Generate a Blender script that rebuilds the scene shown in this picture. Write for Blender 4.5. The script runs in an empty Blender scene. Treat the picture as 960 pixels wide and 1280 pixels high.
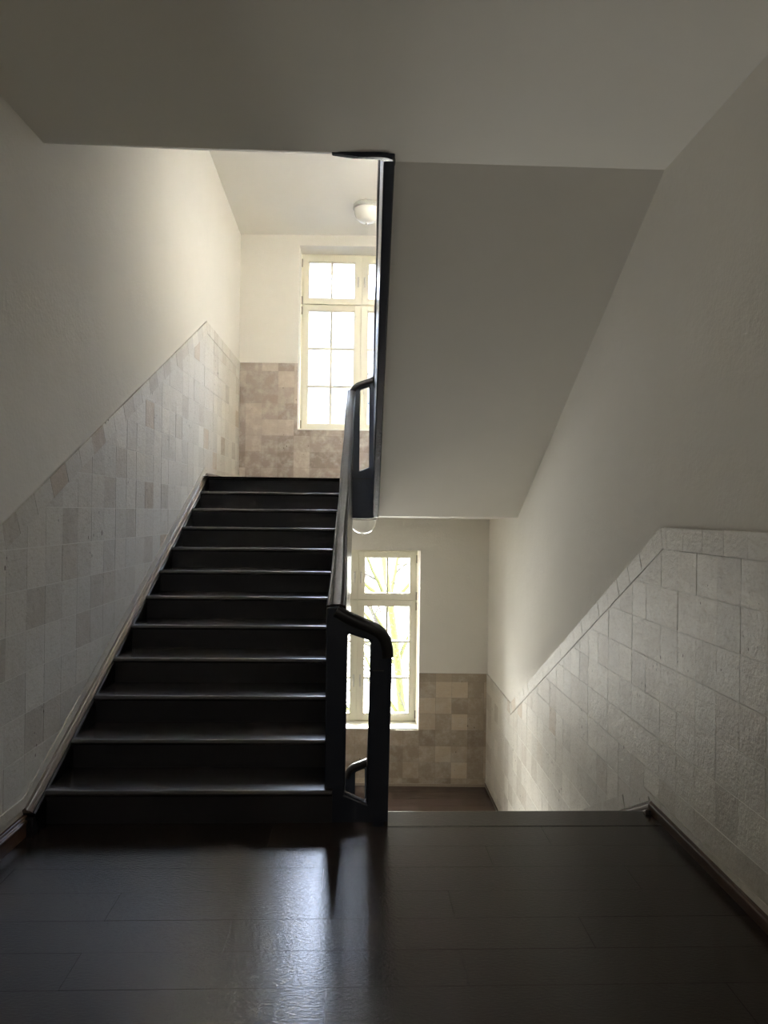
import bpy, bmesh, math, random
from mathutils import Vector, Matrix, noise

random.seed(7)
scn = bpy.context.scene
COL = scn.collection

# ------------------------------------------------------------------ camera (solved from the tile grids and nosings)
YAW, PIT, ROL, FPX, CAMH = 0.03756, 0.00122, 0.01237, 917.25, 1.583
cy, sy, cp, sp = math.cos(YAW), math.sin(YAW), math.cos(PIT), math.sin(PIT)
F = Vector((sy*cp, cy*cp, sp)); R0 = Vector((cy, -sy, 0)); U0 = R0.cross(F)
c, s = math.cos(ROL), math.sin(ROL)
RT = c*R0 + s*U0; UP = -s*R0 + c*U0
cam = bpy.data.cameras.new('camera')
cam.sensor_fit = 'VERTICAL'; cam.sensor_height = 36.0; cam.lens = FPX/1280*36.0
cam.clip_start = 0.02; cam.clip_end = 300
camo = bpy.data.objects.new('camera', cam); COL.objects.link(camo)
M = Matrix((RT, UP, -F)).transposed().to_4x4(); M.translation = Vector((0, 0, CAMH))
camo.matrix_world = M
scn.camera = camo

# ------------------------------------------------------------------ place
LX, LA = -1.691, 0.0258          # left wall: X = LX + LA*Y
RX, RA = 1.598, 0.0033           # right wall
def lw(y): return LX + LA*y
def rw(y): return RX + RA*y
def bw(x): return 8.93 + (1.628 - x)*0.036     # back wall: Y at X
YN = -1.4                        # wall behind the camera
ZL, ZU = -1.75, 1.917            # lower and upper half landings
ZC = 3.42                        # ceiling over the landing
ZTOP = 5.9; ZBOT = -3.7

# ------------------------------------------------------------------ materials
def mat(name, col, rough=0.5, spec=0.5, coat=0.0):
    m = bpy.data.materials.new(name); m.use_nodes = True
    nt = m.node_tree; b = nt.nodes['Principled BSDF']
    b.inputs['Base Color'].default_value = (*col, 1)
    b.inputs['Roughness'].default_value = rough
    b.inputs['Specular IOR Level'].default_value = spec
    b.inputs['Coat Weight'].default_value = coat
    b.inputs['Coat Roughness'].default_value = 0.15
    return m, nt, b
def N(nt, t, **k):
    n = nt.nodes.new(t)
    for a, v in k.items():
        if a in n.inputs: n.inputs[a].default_value = v
        else: setattr(n, a, v)
    return n
def coords(nt, scale=(1, 1, 1)):
    tc = N(nt, 'ShaderNodeTexCoord'); mp = N(nt, 'ShaderNodeMapping'); mp.inputs['Scale'].default_value = scale
    nt.links.new(tc.outputs['Object'], mp.inputs['Vector']); return mp.outputs['Vector']
def bump(nt, b, hs, strength=0.2, dist=0.002):
    bp = N(nt, 'ShaderNodeBump'); bp.inputs['Strength'].default_value = strength; bp.inputs['Distance'].default_value = dist
    nt.links.new(hs, bp.inputs['Height']); nt.links.new(bp.outputs['Normal'], b.inputs['Normal']); return bp
def noise_tex(nt, vec, scale, detail=4, rough=0.55):
    n = N(nt, 'ShaderNodeTexNoise'); n.inputs['Scale'].default_value = scale; n.inputs['Detail'].default_value = detail
    n.inputs['Roughness'].default_value = rough; nt.links.new(vec, n.inputs['Vector']); return n
def mixc(nt, a, b_, fac, mode='MIX'):
    m = N(nt, 'ShaderNodeMix', data_type='RGBA', blend_type=mode)
    for sock, v in ((m.inputs[6], a), (m.inputs[7], b_), (m.inputs[0], fac)):
        if isinstance(v, (tuple, float, int)): sock.default_value = v
        else: nt.links.new(v, sock)
    return m.outputs[2]
def ramp(nt, src, p0, p1, c0=(0, 0, 0, 1), c1=(1, 1, 1, 1)):
    r = N(nt, 'ShaderNodeValToRGB'); e = r.color_ramp.elements
    e[0].position, e[1].position = p0, p1; e[0].color, e[1].color = c0, c1
    nt.links.new(src, r.inputs['Fac']); return r.outputs['Color']

def plaster(name, col, bs=0.25, sc=60):
    m, nt, b = mat(name, col, 0.9, 0.12)
    v = coords(nt)
    big = noise_tex(nt, v, 1.3, 3)
    colr = mixc(nt, (col[0]*0.95, col[1]*0.95, col[2]*0.94, 1), (col[0]*1.04, col[1]*1.04, col[2]*1.04, 1), big.outputs['Fac'])
    nt.links.new(colr, b.inputs['Base Color'])
    f = noise_tex(nt, v, sc, 5, 0.6); g = noise_tex(nt, v, 4, 2)
    ad = N(nt, 'ShaderNodeMath', operation='MULTIPLY_ADD'); ad.inputs[1].default_value = 2.5
    nt.links.new(g.outputs['Fac'], ad.inputs[0]); nt.links.new(f.outputs['Fac'], ad.inputs[2])
    bump(nt, b, ad.outputs[0], bs, 0.004)
    return m
M_WALL = plaster('wall_plaster', (0.80, 0.775, 0.72), 0.9, 45)
M_CEIL = plaster('ceiling_plaster', (0.79, 0.77, 0.72), 0.12, 30)

def tile_mat(name, blend=1.6, veins=0.80, relief=0.8):
    m, nt, b = mat(name, (0.4, 0.36, 0.3), 0.33, 0.7)
    at = N(nt, 'ShaderNodeAttribute', attribute_name='tint'); v = coords(nt)
    cl = noise_tex(nt, v, 9, 6, 0.65)
    vein = noise_tex(nt, coords(nt, (1, 1, 3)), 24, 5, 0.7)
    c1 = mixc(nt, at.outputs['Color'], (0.72, 0.685, 0.62, 1), ramp(nt, cl.outputs['Fac'], 0.45, blend), 'MIX')
    dark = mixc(nt, c1, (0.74, 0.69, 0.62, 1), ramp(nt, vein.outputs['Fac'], 0.50, veins), 'MULTIPLY')
    vo = N(nt, 'ShaderNodeTexVoronoi'); vo.inputs['Scale'].default_value = 26; nt.links.new(coords(nt, (1, 1, 0.55)), vo.inputs['Vector'])
    pm = noise_tex(nt, v, 3.1, 2)
    pit = N(nt, 'ShaderNodeMath', operation='LESS_THAN'); nt.links.new(vo.outputs['Distance'], pit.inputs[0])
    th = N(nt, 'ShaderNodeMath', operation='MULTIPLY_ADD'); th.inputs[1].default_value = 1.1; th.inputs[2].default_value = -0.58
    nt.links.new(pm.outputs['Fac'], th.inputs[0]); nt.links.new(th.outputs[0], pit.inputs[1])
    c3 = mixc(nt, dark, (0.16, 0.13, 0.10, 1), pit.outputs[0])
    nt.links.new(c3, b.inputs['Base Color'])
    rr = N(nt, 'ShaderNodeMapRange'); rr.inputs['To Min'].default_value = 0.38; rr.inputs['To Max'].default_value = 0.62
    nt.links.new(cl.outputs['Fac'], rr.inputs['Value']); nt.links.new(rr.outputs[0], b.inputs['Roughness'])
    h1 = noise_tex(nt, v, 11, 6, 0.72); h2 = noise_tex(nt, v, 75, 3)
    a1 = N(nt, 'ShaderNodeMath', operation='MULTIPLY_ADD'); a1.inputs[1].default_value = 0.35
    nt.links.new(h2.outputs['Fac'], a1.inputs[0]); nt.links.new(h1.outputs['Fac'], a1.inputs[2])
    a2 = N(nt, 'ShaderNodeMath', operation='SUBTRACT'); nt.links.new(a1.outputs[0], a2.inputs[0]); nt.links.new(pit.outputs[0], a2.inputs[1])
    bump(nt, b, a2.outputs[0], relief, 0.008)
    return m
M_TILE = tile_mat('stone_tile')
M_TILE_BACK = tile_mat('brown_stone_tile', 3.0, 1.1, 0.4)
M_GROUT = mat('grout', (0.78, 0.76, 0.70), 0.85, 0.2)[0]

def plank_mat(name, c0, c1, rough, spec=0.5, bs=0.45):
    m, nt, b = mat(name, c0, rough, spec)
    at = N(nt, 'ShaderNodeAttribute', attribute_name='tint')
    g = noise_tex(nt, coords(nt, (1.2, 22, 22)), 3.0, 6, 0.65)
    colr = mixc(nt, (*c0, 1), (*c1, 1), g.outputs['Fac'])
    nt.links.new(mixc(nt, colr, at.outputs['Color'], 1.0, 'MULTIPLY'), b.inputs['Base Color'])
    f = noise_tex(nt, coords(nt, (0.7, 1.3, 1.3)), 85, 3, 0.65)
    rr = N(nt, 'ShaderNodeMapRange'); rr.inputs['To Min'].default_value = rough*0.8; rr.inputs['To Max'].default_value = rough*1.25
    nt.links.new(g.outputs['Fac'], rr.inputs['Value']); nt.links.new(rr.outputs[0], b.inputs['Roughness'])
    bump(nt, b, f.outputs['Fac'], bs, 0.002)
    return m
M_FLOOR = plank_mat('laminate_floor', (0.016, 0.011, 0.009), (0.027, 0.019, 0.015), 0.17, 0.48)
M_FLOOR_LOW = plank_mat('lit_brown_laminate', (0.075, 0.050, 0.043), (0.115, 0.080, 0.070), 0.22, 0.5)  # lighter copy of the laminate, window light included in its brown
M_TREAD = plank_mat('tread_laminate', (0.018, 0.014, 0.014), (0.026, 0.021, 0.021), 0.24, 1.0, 0.3)
M_RISER = plank_mat('riser_board', (0.012, 0.011, 0.013), (0.020, 0.018, 0.020), 0.45)

def gloss_black(name, col, rough, wob):
    m, nt, b = mat(name, col, rough, 0.5)
    v = coords(nt); h = noise_tex(nt, v, 7, 4, 0.6); k = noise_tex(nt, v, 60, 3)
    a = N(nt, 'ShaderNodeMath', operation='MULTIPLY_ADD'); a.inputs[1].default_value = 0.15
    nt.links.new(k.outputs['Fac'], a.inputs[0]); nt.links.new(h.outputs['Fac'], a.inputs[2])
    bump(nt, b, a.outputs[0], wob, 0.01)
    return m
M_BLACK = gloss_black('black_paint', (0.021, 0.025, 0.036), 0.26, 0.35)  # blue-black, lifted a little to stand in for haze
M_RAIL = gloss_black('rail_paint', (0.020, 0.018, 0.018), 0.30, 0.2)
M_RAIL.node_tree.nodes['Principled BSDF'].inputs['Specular IOR Level'].default_value = 0.2
def brown(name, col, rough):
    m, nt, b = mat(name, col, rough, 0.28)
    g = noise_tex(nt, coords(nt, (20, 1.5, 20)), 3, 5)
    nt.links.new(mixc(nt, (*[x*0.75 for x in col], 1), (*[x*1.25 for x in col], 1), g.outputs['Fac']), b.inputs['Base Color'])
    bump(nt, b, g.outputs['Fac'], 0.15, 0.002); return m
M_BROWN = brown('brown_moulding', (0.085, 0.048, 0.032), 0.30)
M_TAUPE = mat('taupe_moulding', (0.20, 0.162, 0.138), 0.25, 0.5)[0]
M_FRAME = mat('window_paint', (0.80, 0.77, 0.64), 0.4, 0.5)[0]
M_SILL = mat('sill_paint', (0.85, 0.83, 0.75), 0.45, 0.5)[0]
M_METAL = mat('handle_metal', (0.62, 0.60, 0.55), 0.35, 0.5)[0]; M_METAL.node_tree.nodes['Principled BSDF'].inputs['Metallic'].default_value = 0.9
M_DARKMETAL = mat('hinge_metal', (0.25, 0.22, 0.18), 0.4, 0.5)[0]
M_OPAL = mat('opal_glass', (0.80, 0.79, 0.74), 0.12, 0.6, 0.4)[0]
M_OPAL.node_tree.nodes['Principled BSDF'].inputs['Subsurface Weight'].default_value = 0.0
M_LAMP = mat('lamp_base', (0.42, 0.41, 0.38), 0.4)[0]
def pane_mat(name, tr):
    m = bpy.data.materials.new(name); m.use_nodes = True; nt = m.node_tree
    nt.nodes.clear(); o = N(nt, 'ShaderNodeOutputMaterial'); t = N(nt, 'ShaderNodeBsdfTransparent'); g = N(nt, 'ShaderNodeBsdfGlossy')
    g.inputs['Roughness'].default_value = 0.02; t.inputs['Color'].default_value = (*tr, 1)
    fr = N(nt, 'ShaderNodeFresnel'); fr.inputs['IOR'].default_value = 1.45
    mx = N(nt, 'ShaderNodeMixShader'); nt.links.new(fr.outputs[0], mx.inputs[0]); nt.links.new(t.outputs[0], mx.inputs[1]); nt.links.new(g.outputs[0], mx.inputs[2])
    nt.links.new(mx.outputs[0], o.inputs[0]); return m
M_PANE = pane_mat('window_glass', (0.95, 0.94, 0.90)); M_PANE_DIM = pane_mat('dimming_window_glass', (0.36, 0.385, 0.43))  # second glass is darkened to cut daylight at the upper window
M_BARK = mat('bark', (0.006, 0.0055, 0.005), 0.9, 0.1)[0]
M_MOSS = mat('mossy_bark', (0.011, 0.0125, 0.003), 0.9, 0.1)[0]
M_LEAF = mat('leaf', (0.009, 0.010, 0.004), 0.8, 0.1)[0]

# ------------------------------------------------------------------ mesh helpers
def link(name, bm, m, parent=None, smooth=False, bev=0.0, seg=2, flip=True):
    if flip: bmesh.ops.recalc_face_normals(bm, faces=bm.faces)
    me = bpy.data.meshes.new(name); bm.to_mesh(me); bm.free()
    if smooth: me.shade_smooth() if hasattr(me, 'shade_smooth') else [setattr(p, 'use_smooth', True) for p in me.polygons]
    me.materials.append(m)
    o = bpy.data.objects.new(name, me); COL.objects.link(o)
    if parent is not None:
        o.parent = parent; o.matrix_parent_inverse = parent.matrix_world.inverted() if parent.type == 'EMPTY' and False else Matrix.Identity(4)
        if parent.get('origin'): 
            me.transform(Matrix.Translation(-Vector(parent['origin'])))
    if bev:
        b = o.modifiers.new('edge', 'BEVEL'); b.width = bev; b.segments = seg; b.limit_method = 'ANGLE'; b.angle_limit = math.radians(35)
        b.harden_normals = False
        for p in me.polygons: p.use_smooth = True
        w = o.modifiers.new('wn', 'WEIGHTED_NORMAL'); w.keep_sharp = True
    return o
ORIG = {}
def thing(name, label, cat, loc, group=None):
    o = bpy.data.objects.new(name, None); COL.objects.link(o); o.location = loc
    o.empty_display_size = 0.1
    o['label'] = label; o['category'] = cat
    if group: o['group'] = group
    ORIG[o.name] = Vector(loc)
    return o
def part(name, bm, m, parent, **k):
    """a part given in world coordinates, stored relative to its thing"""
    root = parent
    while root.parent is not None: root = root.parent
    off = ORIG.get(root.name, Vector((0, 0, 0)))
    bmesh.ops.translate(bm, verts=bm.verts, vec=-off)
    o = link(name, bm, m, None, **k); o.parent = parent
    return o
def struct(name, bm, m, **k):
    o = link(name, bm, m, None, **k); o['kind'] = 'structure'; return o
def tag(o, label, cat, group=None):
    o['label'] = label; o['category'] = cat
    if group: o['group'] = group
    return o

def quad(bm, *pts):
    return bm.faces.new([bm.verts.new(p) for p in pts])
def prism(bm, pts, ext):
    """closed prism: polygon pts extruded by the vector ext"""
    a = [bm.verts.new(p) for p in pts]; ext = Vector(ext); b = [bm.verts.new(Vector(p)+ext) for p in pts]
    bm.faces.new(a); bm.faces.new(b[::-1]); n = len(a)
    for i in range(n): bm.faces.new((a[i], b[i], b[(i+1) % n], a[(i+1) % n]))
def box(bm, x0, x1, y0, y1, z0, z1):
    prism(bm, [(x0, y0, z0), (x1, y0, z0), (x1, y1, z0), (x0, y1, z0)], (0, 0, z1-z0))
def hexa(bm, p):       # 8 points: bottom loop 4, top loop 4
    v = [bm.verts.new(q) for q in p]
    for f in ((0, 1, 2, 3), (7, 6, 5, 4), (0, 4, 5, 1), (1, 5, 6, 2), (2, 6, 7, 3), (3, 7, 4, 0)): bm.faces.new([v[i] for i in f])
def sweep(bm, prof, frames, caps=True):
    """prof: list of (u,v); frames: list of (origin, U, V)"""
    rings = [[bm.verts.new(Vector(o)+Vector(U)*u+Vector(V)*v) for u, v in prof] for o, U, V in frames]
    n = len(prof)
    for a, b in zip(rings, rings[1:]):
        for i in range(n): bm.faces.new((a[i], a[(i+1) % n], b[(i+1) % n], b[i]))
    if caps: bm.faces.new(rings[0][::-1]); bm.faces.new(rings[-1])
def holed(bm, outer, holes, place, ext):
    """polygon with holes (2-D), placed by place(u,v)->3-D, extruded by ext"""
    loops = []
    edges = []
    for lp in [outer]+holes:
        vs = [bm.verts.new(place(*p)) for p in lp]; loops.append(vs)
        for i in range(len(vs)): edges.append(bm.edges.new((vs[i], vs[(i+1) % len(vs)])))
    r = bmesh.ops.triangle_fill(bm, use_beauty=True, use_dissolve=False, edges=edges)
    faces = [g for g in r['geom'] if isinstance(g, bmesh.types.BMFace)]
    e = bmesh.ops.extrude_face_region(bm, geom=faces)
    nv = [g for g in e['geom'] if isinstance(g, bmesh.types.BMVert)]
    bmesh.ops.translate(bm, verts=nv, vec=Vector(ext))

# ------------------------------------------------------------------ clipped tiling
def clip_half(poly, n, d):      # keep n.p <= d
    out = []
    for i in range(len(poly)):
        a, b = poly[i], poly[(i+1) % len(poly)]
        da, db = n[0]*a[0]+n[1]*a[1]-d, n[0]*b[0]+n[1]*b[1]-d
        if da <= 0: out.append(a)
        if (da < 0 < db) or (db < 0 < da):
            t = da/(da-db); out.append((a[0]+t*(b[0]-a[0]), a[1]+t*(b[1]-a[1])))
    return out
def area(p): return 0.5*sum(p[i][0]*p[(i+1) % len(p)][1]-p[(i+1) % len(p)][0]*p[i][1] for i in range(len(p)))
def clip(poly, conv):
    if area(conv) < 0: conv = conv[::-1]
    for i in range(len(conv)):
        a, b = conv[i], conv[(i+1) % len(conv)]
        n = (b[1]-a[1], -(b[0]-a[0])); poly = clip_half(poly, n, n[0]*a[0]+n[1]*a[1])
        if len(poly) < 3: return []
    return poly if abs(area(poly)) > 2e-5 else []
def tiles(bm, cells, regions, place, depth, rnd, tint, lift=0.0008, tilt=0.004, skirt=0.006):
    """cells: convex polygons already shrunk by the joint; place(u,v,h) -> 3-D with h the height off the wall"""
    lay = bm.loops.layers.float_color.get('tint') or bm.loops.layers.float_color.new('tint')
    for cell in cells:
        off = rnd.uniform(-lift, lift); tu, tv = rnd.uniform(-tilt, tilt), rnd.uniform(-tilt, tilt)
        cu = sum(p[0] for p in cell)/len(cell); cv = sum(p[1] for p in cell)/len(cell)
        colr = tint(rnd, cu, cv)
        for reg in regions:
            p = clip(cell, reg)
            if not p: continue
            hs = [depth+off+tu*(q[0]-cu)+tv*(q[1]-cv) for q in p]
            top = [bm.verts.new(place(q[0], q[1], h)) for q, h in zip(p, hs)]
            bot = [bm.verts.new(place(q[0], q[1], depth-skirt)) for q in p]
            fs = [bm.faces.new(top)]
            for i in range(len(p)):
                j = (i+1) % len(p); fs.append(bm.faces.new((top[i], top[j], bot[j], bot[i])))
            for f in fs:
                for l in f.loops: l[lay] = (*colr, 1)
def rect(u0, u1, v0, v1, g=0.0, gv=None):
    gv = g if gv is None else gv
    return [(u0+g, v0+gv), (u1-g, v0+gv), (u1-g, v1-gv), (u0+g, v1-gv)]
def stone_tint(rnd, u, v):
    k = rnd.random(); b = rnd.uniform(0.90, 1.07)
    base = (0.66, 0.625, 0.55) if k < .62 else ((0.71, 0.68, 0.605) if k < .80 else ((0.56, 0.515, 0.44) if k < .965 else (0.54, 0.455, 0.35)))
    return tuple(min(1, x*b) for x in base)
def strip_tint(rnd, u, v):
    b = rnd.uniform(0.92, 1.05); return (0.60*b, 0.56*b, 0.485*b)
def stone_tint_dark(rnd, u, v):
    k = rnd.random(); b = rnd.uniform(0.90, 1.10)
    base = (0.37, 0.31, 0.245) if k < .5 else ((0.50, 0.43, 0.345) if k < .78 else (0.30, 0.245, 0.19))
    return tuple(min(1, x*b) for x in base)

# ------------------------------------------------------------------ WALLS
def side_wall(name, fx, sign):
    bm = bmesh.new(); t = 0.3*sign
    hexa(bm, [(fx(YN), YN, ZBOT), (fx(9.6), 9.6, ZBOT), (fx(9.6)+t, 9.6, ZBOT), (fx(YN)+t, YN, ZBOT),
              (fx(YN), YN, ZTOP), (fx(9.6), 9.6, ZTOP), (fx(9.6)+t, 9.6, ZTOP), (fx(YN)+t, YN, ZTOP)])
    return struct(name, bm, M_WALL)
side_wall('wall_left', lw, -1); side_wall('wall_right', rw, 1)

WX0, WX1 = -0.735, 0.79          # window opening, X
WUP = (2.585, 4.845); WLO = (-1.07, 1.125)
bm = bmesh.new()
xs = [-2.0, WX0, WX1, 2.0]; zs = [ZBOT, WLO[0], WLO[1], WUP[0], WUP[1], ZTOP]
REV = 0.37
for i in range(3):
    for j in range(5):
        if i == 1 and j in (1, 3): continue
        x0, x1, z0, z1 = xs[i], xs[i+1], zs[j], zs[j+1]
        quad(bm, (x0, bw(x0), z0), (x1, bw(x1), z0), (x1, bw(x1), z1), (x0, bw(x0), z1))
        quad(bm, (x0, 9.02+REV, z0), (x1, 9.02+REV, z0), (x1, 9.02+REV, z1), (x0, 9.02+REV, z1))
for z0, z1 in (WLO, WUP):
    quad(bm, (WX0, bw(WX0), z0), (WX0, bw(WX0), z1), (WX0, 9.02+REV, z1), (WX0, 9.02+REV, z0))
    quad(bm, (WX1, bw(WX1), z0), (WX1, bw(WX1), z1), (WX1, 9.02+REV, z1), (WX1, 9.02+REV, z0))
    quad(bm, (WX0, bw(WX0), z0), (WX1, bw(WX1), z0), (WX1, 9.02+REV, z0), (WX0, 9.02+REV, z0))
    quad(bm, (WX0, bw(WX0), z1), (WX1, bw(WX1), z1), (WX1, 9.02+REV, z1), (WX0, 9.02+REV, z1))
bmesh.ops.remove_doubles(bm, verts=bm.verts, dist=1e-5)
struct('wall_back', bm, M_WALL)
bm = bmesh.new(); box(bm, -2.2, 2.2, YN-0.2, YN, ZBOT, ZTOP); struct('wall_front', bm, M_WALL)

# ------------------------------------------------------------------ FLOORS
T = 0.2065
def planks(bm, x0, x1, y0, y1, z, joints, yref, rnd, xl=None, xr=None):
    cells = []
    k0 = int(math.floor((y0-yref)/T))-1; k1 = int(math.ceil((y1-yref)/T))+1
    for k in range(k0, k1):
        ya, yb = yref+k*T, yref+(k+1)*T
        j0 = joints.get(k, ((k*0.437) % 1)*1.355)
        n0 = int(math.floor((x0-j0)/1.355))-1
        for n in range(n0, n0+6):
            cells.append(rect(j0+n*1.355, j0+(n+1)*1.355, ya, yb, 0.0007))
    reg = [(xl(y0) if xl else x0, y0), (xr(y0) if xr else x1, y0), (xr(y1) if xr else x1, y1), (xl(y1) if xl else x0, y1)]
    def tn(r, u, v): b = r.uniform(0.8, 1.2); return (b, b*r.uniform(.97, 1.03), b)
    tiles(bm, cells, [reg], lambda u, v, h: (u, v, z+h), 0.0, rnd, tn, lift=0.0002, tilt=0.0004, skirt=0.004)
# floor slab of the landing, walked surface in planks
rnd = random.Random(3)
bm = bmesh.new()
yref = 3.483
J = {-1: -0.72, -2: -0.125, -3: -0.95, -4: -0.46, -5: -0.96, -6: -0.08, -7: -0.6, 0: -0.4}
planks(bm, -2, 2, YN, 3.80, 0.0, J, yref, rnd, lw, lambda y: 0.10)
planks(bm, 0.10, 2, YN, 3.70, 0.0, J, yref, rnd, lambda y: 0.10, rw)
bmesh.ops.remove_doubles(bm, verts=bm.verts, dist=1e-6)
struct('floor', bm, M_FLOOR)
bm = bmesh.new(); box(bm, -2.0, 0.10, YN, 3.80, -0.245, -0.004); box(bm, 0.10, 2.0, YN, 3.82, -0.245, -0.03); box(bm, 0.10, 2.0, YN, 3.70, -0.03, -0.004)
struct('floor_slab', bm, M_RISER)
bm = bmesh.new()
planks(bm, -2, 2, 7.33, 9.1, ZL, {k: (k*0.51) % 1.3 for k in range(-3, 30)}, 7.3, rnd, lw, rw)
struct('floor_lower', bm, M_FLOOR_LOW)
bm = bmesh.new(); box(bm, -1.9, 1.9, 7.32, 9.1, ZL-0.3, ZL-0.004); struct('floor_slab_lower', bm, M_RISER)
bm = bmesh.new()
planks(bm, -2, 2, 7.17, 9.1, ZU, {k: (k*0.37) % 1.3 for k in range(-3, 30)}, 7.17, rnd, lw, rw)
struct('floor_upper', bm, M_FLOOR)
bm = bmesh.new(); box(bm, -2.0, 2.0, YN, 9.5, ZBOT-0.1, ZBOT); struct('floor_basement', bm, M_FLOOR)

# nosing board along the landing edge
def step_board(bm, xl0, xl1, xr0, xr1, y0, y1, z, th=0.032):
    """board with a rounded front edge at y0 (side facing the lower step)"""
    d = 1 if y1 > y0 else -1; r = th/2
    prof = [(y0+d*r*(1-math.cos(a)), z-r+r*math.sin(a)) for a in [math.pi*(0.5-k/8) for k in range(9)]]
    # profile from top front round to bottom front
    prof = [(y0+d*(r-r*math.cos(a)), z-r+r*math.sin(a)) for a in [math.pi/2-math.pi*k/8 for k in range(9)]] + [(y1, z-th), (y1, z)]
    a = [bm.verts.new((xl0+(xl1-xl0)*0, p[0], p[1])) for p in prof]; b = [bm.verts.new((xr0, p[0], p[1])) for p in prof]
    n = len(prof); bm.faces.new(a); bm.faces.new(b[::-1])
    lay = bm.loops.layers.float_color.get('tint') or bm.loops.layers.float_color.new('tint')
    for i in range(n): bm.faces.new((a[i], b[i], b[(i+1) % n], a[(i+1) % n]))
    for f in bm.faces:
        for l in f.loops: l[lay] = (1, 1, 1, 1)
def white(bm):
    lay = bm.loops.layers.float_color.get('tint') or bm.loops.layers.float_color.new('tint')
    for f in bm.faces:
        for l in f.loops: l[lay] = (1, 1, 1, 1)
    return bm

# ------------------------------------------------------------------ CEILINGS
bm = bmesh.new()
hexa(bm, [(-2.1, YN, ZC), (2.1, YN, ZC), (2.1, 3.80, ZC), (0.15, 3.80, ZC), (-2.1, YN, ZC+.24), (2.1, YN, ZC+.24), (2.1, 3.80, ZC+.24), (0.15, 3.80, ZC+.24)]) if False else None
prism(bm, [(-2.1, YN, ZC), (2.1, YN, ZC), (2.1, 3.83, ZC), (0.13, 3.83, ZC), (0.13, 3.75, ZC), (-2.1, 3.75, ZC)], (0, 0, 0.24))
struct('ceiling', bm, M_CEIL)
def slab(name, x0a, x1a, y0, z0, y1, z1, th=0.16, m=M_CEIL):
    """sloping slab between (y0,z0) and (y1,z1), underside given; x0a/x1a are functions of y"""
    bm = bmesh.new()
    hexa(bm, [(x0a(y0), y0, z0), (x1a(y0), y0, z0), (x1a(y1), y1, z1), (x0a(y1), y1, z1),
              (x0a(y0), y0, z0+th), (x1a(y0), y0, z0+th), (x1a(y1), y1, z1+th), (x0a(y1), y1, z1+th)])
    return struct(name, bm, m)
L2 = lambda y: lw(y)-0.02; R2 = lambda y: rw(y)+0.02
nx0 = lambda y: 0.135+0.0126*(y-3.85)                 # under the next balustrade
slab('ceiling_sloped', nx0, R2, 3.83, ZC, 7.335, 1.552, 0.12)
slab('ceiling_lower', L2, R2, 7.335, 1.552, 9.1, 1.516, 0.34)
slab('ceiling_over_stairs', L2, lambda y: -0.05, 3.75, ZC+0.0, 7.33, 5.15, 0.2)
slab('ceiling_upper', L2, R2, 7.33, 5.15, 9.15, 4.958, 0.3)
slab('ceiling_over_flight', lambda y: -0.05, R2, 3.60, 5.6, 7.4, 5.45, 0.2)
bm = bmesh.new(); box(bm, -2, 2, 3.40, 3.60, ZC+0.2, ZTOP); struct('light_stop_above', bm, M_WALL)  # added unseen wall, closes the shaft against light leaks
slab('ceiling_under_stairs', L2, lambda y: -0.06, 3.75, -0.245, 7.335, 1.552, 0.10)
slab('ceiling_under_flight', lambda y: 0.14, R2, 3.82, -0.245, 7.33, ZL-0.25, 0.10)

# ------------------------------------------------------------------ STAIR FLIGHTS
NO0, TR, NZ0, RR = 3.72, 0.3175, 0.173, 0.1590
tx0 = lambda y: lw(y)+0.057
tx1 = lambda y: -0.105+0.007*(y-3.7)
def flight(root, n, noses, xa, xb, d, zfoot):
    """noses: list of (y,z) from the bottom; d=+1 climbs away from the camera"""
    for k, (y, z) in enumerate(noses):
        last = k == len(noses)-1
        ya, yb = y, y+d*(TR+0.05)
        bm = bmesh.new()
        step_board(bm, xa(y), 0, xb(y), 0, ya, yb, z); 
        part('tread', bm, M_TREAD, root)
        bm = bmesh.new(); zb = zfoot if k == 0 else noses[k-1][1]
        yr = y+d*0.028
        box(bm, xa(y), xb(y), min(yr, yr+d*0.02), max(yr, yr+d*0.02), zb-0.001, z-0.032)
        # cover strip under the nosing
        box(bm, xa(y), xb(y), min(yr-d*0.010, yr), max(yr-d*0.010, yr), z-0.056, z-0.032)
        part('riser', white(bm), M_RISER, root)
up = thing('stair_flight', 'dark flight of stairs climbing along the tiled wall towards the upper window', 'stairs', (-0.8, 3.78, 0))
noses = [(NO0+TR*k, NZ0+RR*k) for k in range(12)]
noses[-1] = (noses[-1][0], ZU)
flight(up, 12, noses, tx0, tx1, 1, 0.0)
bm = bmesh.new(); box(bm, lw(3.6)+.002, lw(3.6)+0.056, 3.602, 3.79, 0.0, 0.085); part('plinth_block', white(bm), M_RISER, up, bev=0.004)

dn = thing('stair_flight', 'dark flight of stairs dropping from the landing edge towards the lower window', 'stairs', (0.9, 3.82, -0.05))
dz = (-ZL)/12; dT = 0.31
for k in range(12):           # k = 0 is the landing edge board
    z = -dz*k; y = 3.90+dT*k
    xa, xb = 0.13, rw(y)-0.055
    bm = bmesh.new(); back = y-dT-0.05 if k else 3.7015
    r = 0.016; th = 0.032
    if k == 0: xa, xb = 0.16, rw(y)-0.02
    step_board(bm, xa, 0, xb, 0, y, back, z+(0.0015 if k == 0 else 0), th)
    part('tread', bm, M_TREAD if k else M_FLOOR, dn)
    bm = bmesh.new(); box(bm, xa, xb, y-0.048, y-0.028, z-dz-0.001, z-th); part('riser', white(bm), M_RISER, dn)

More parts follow.
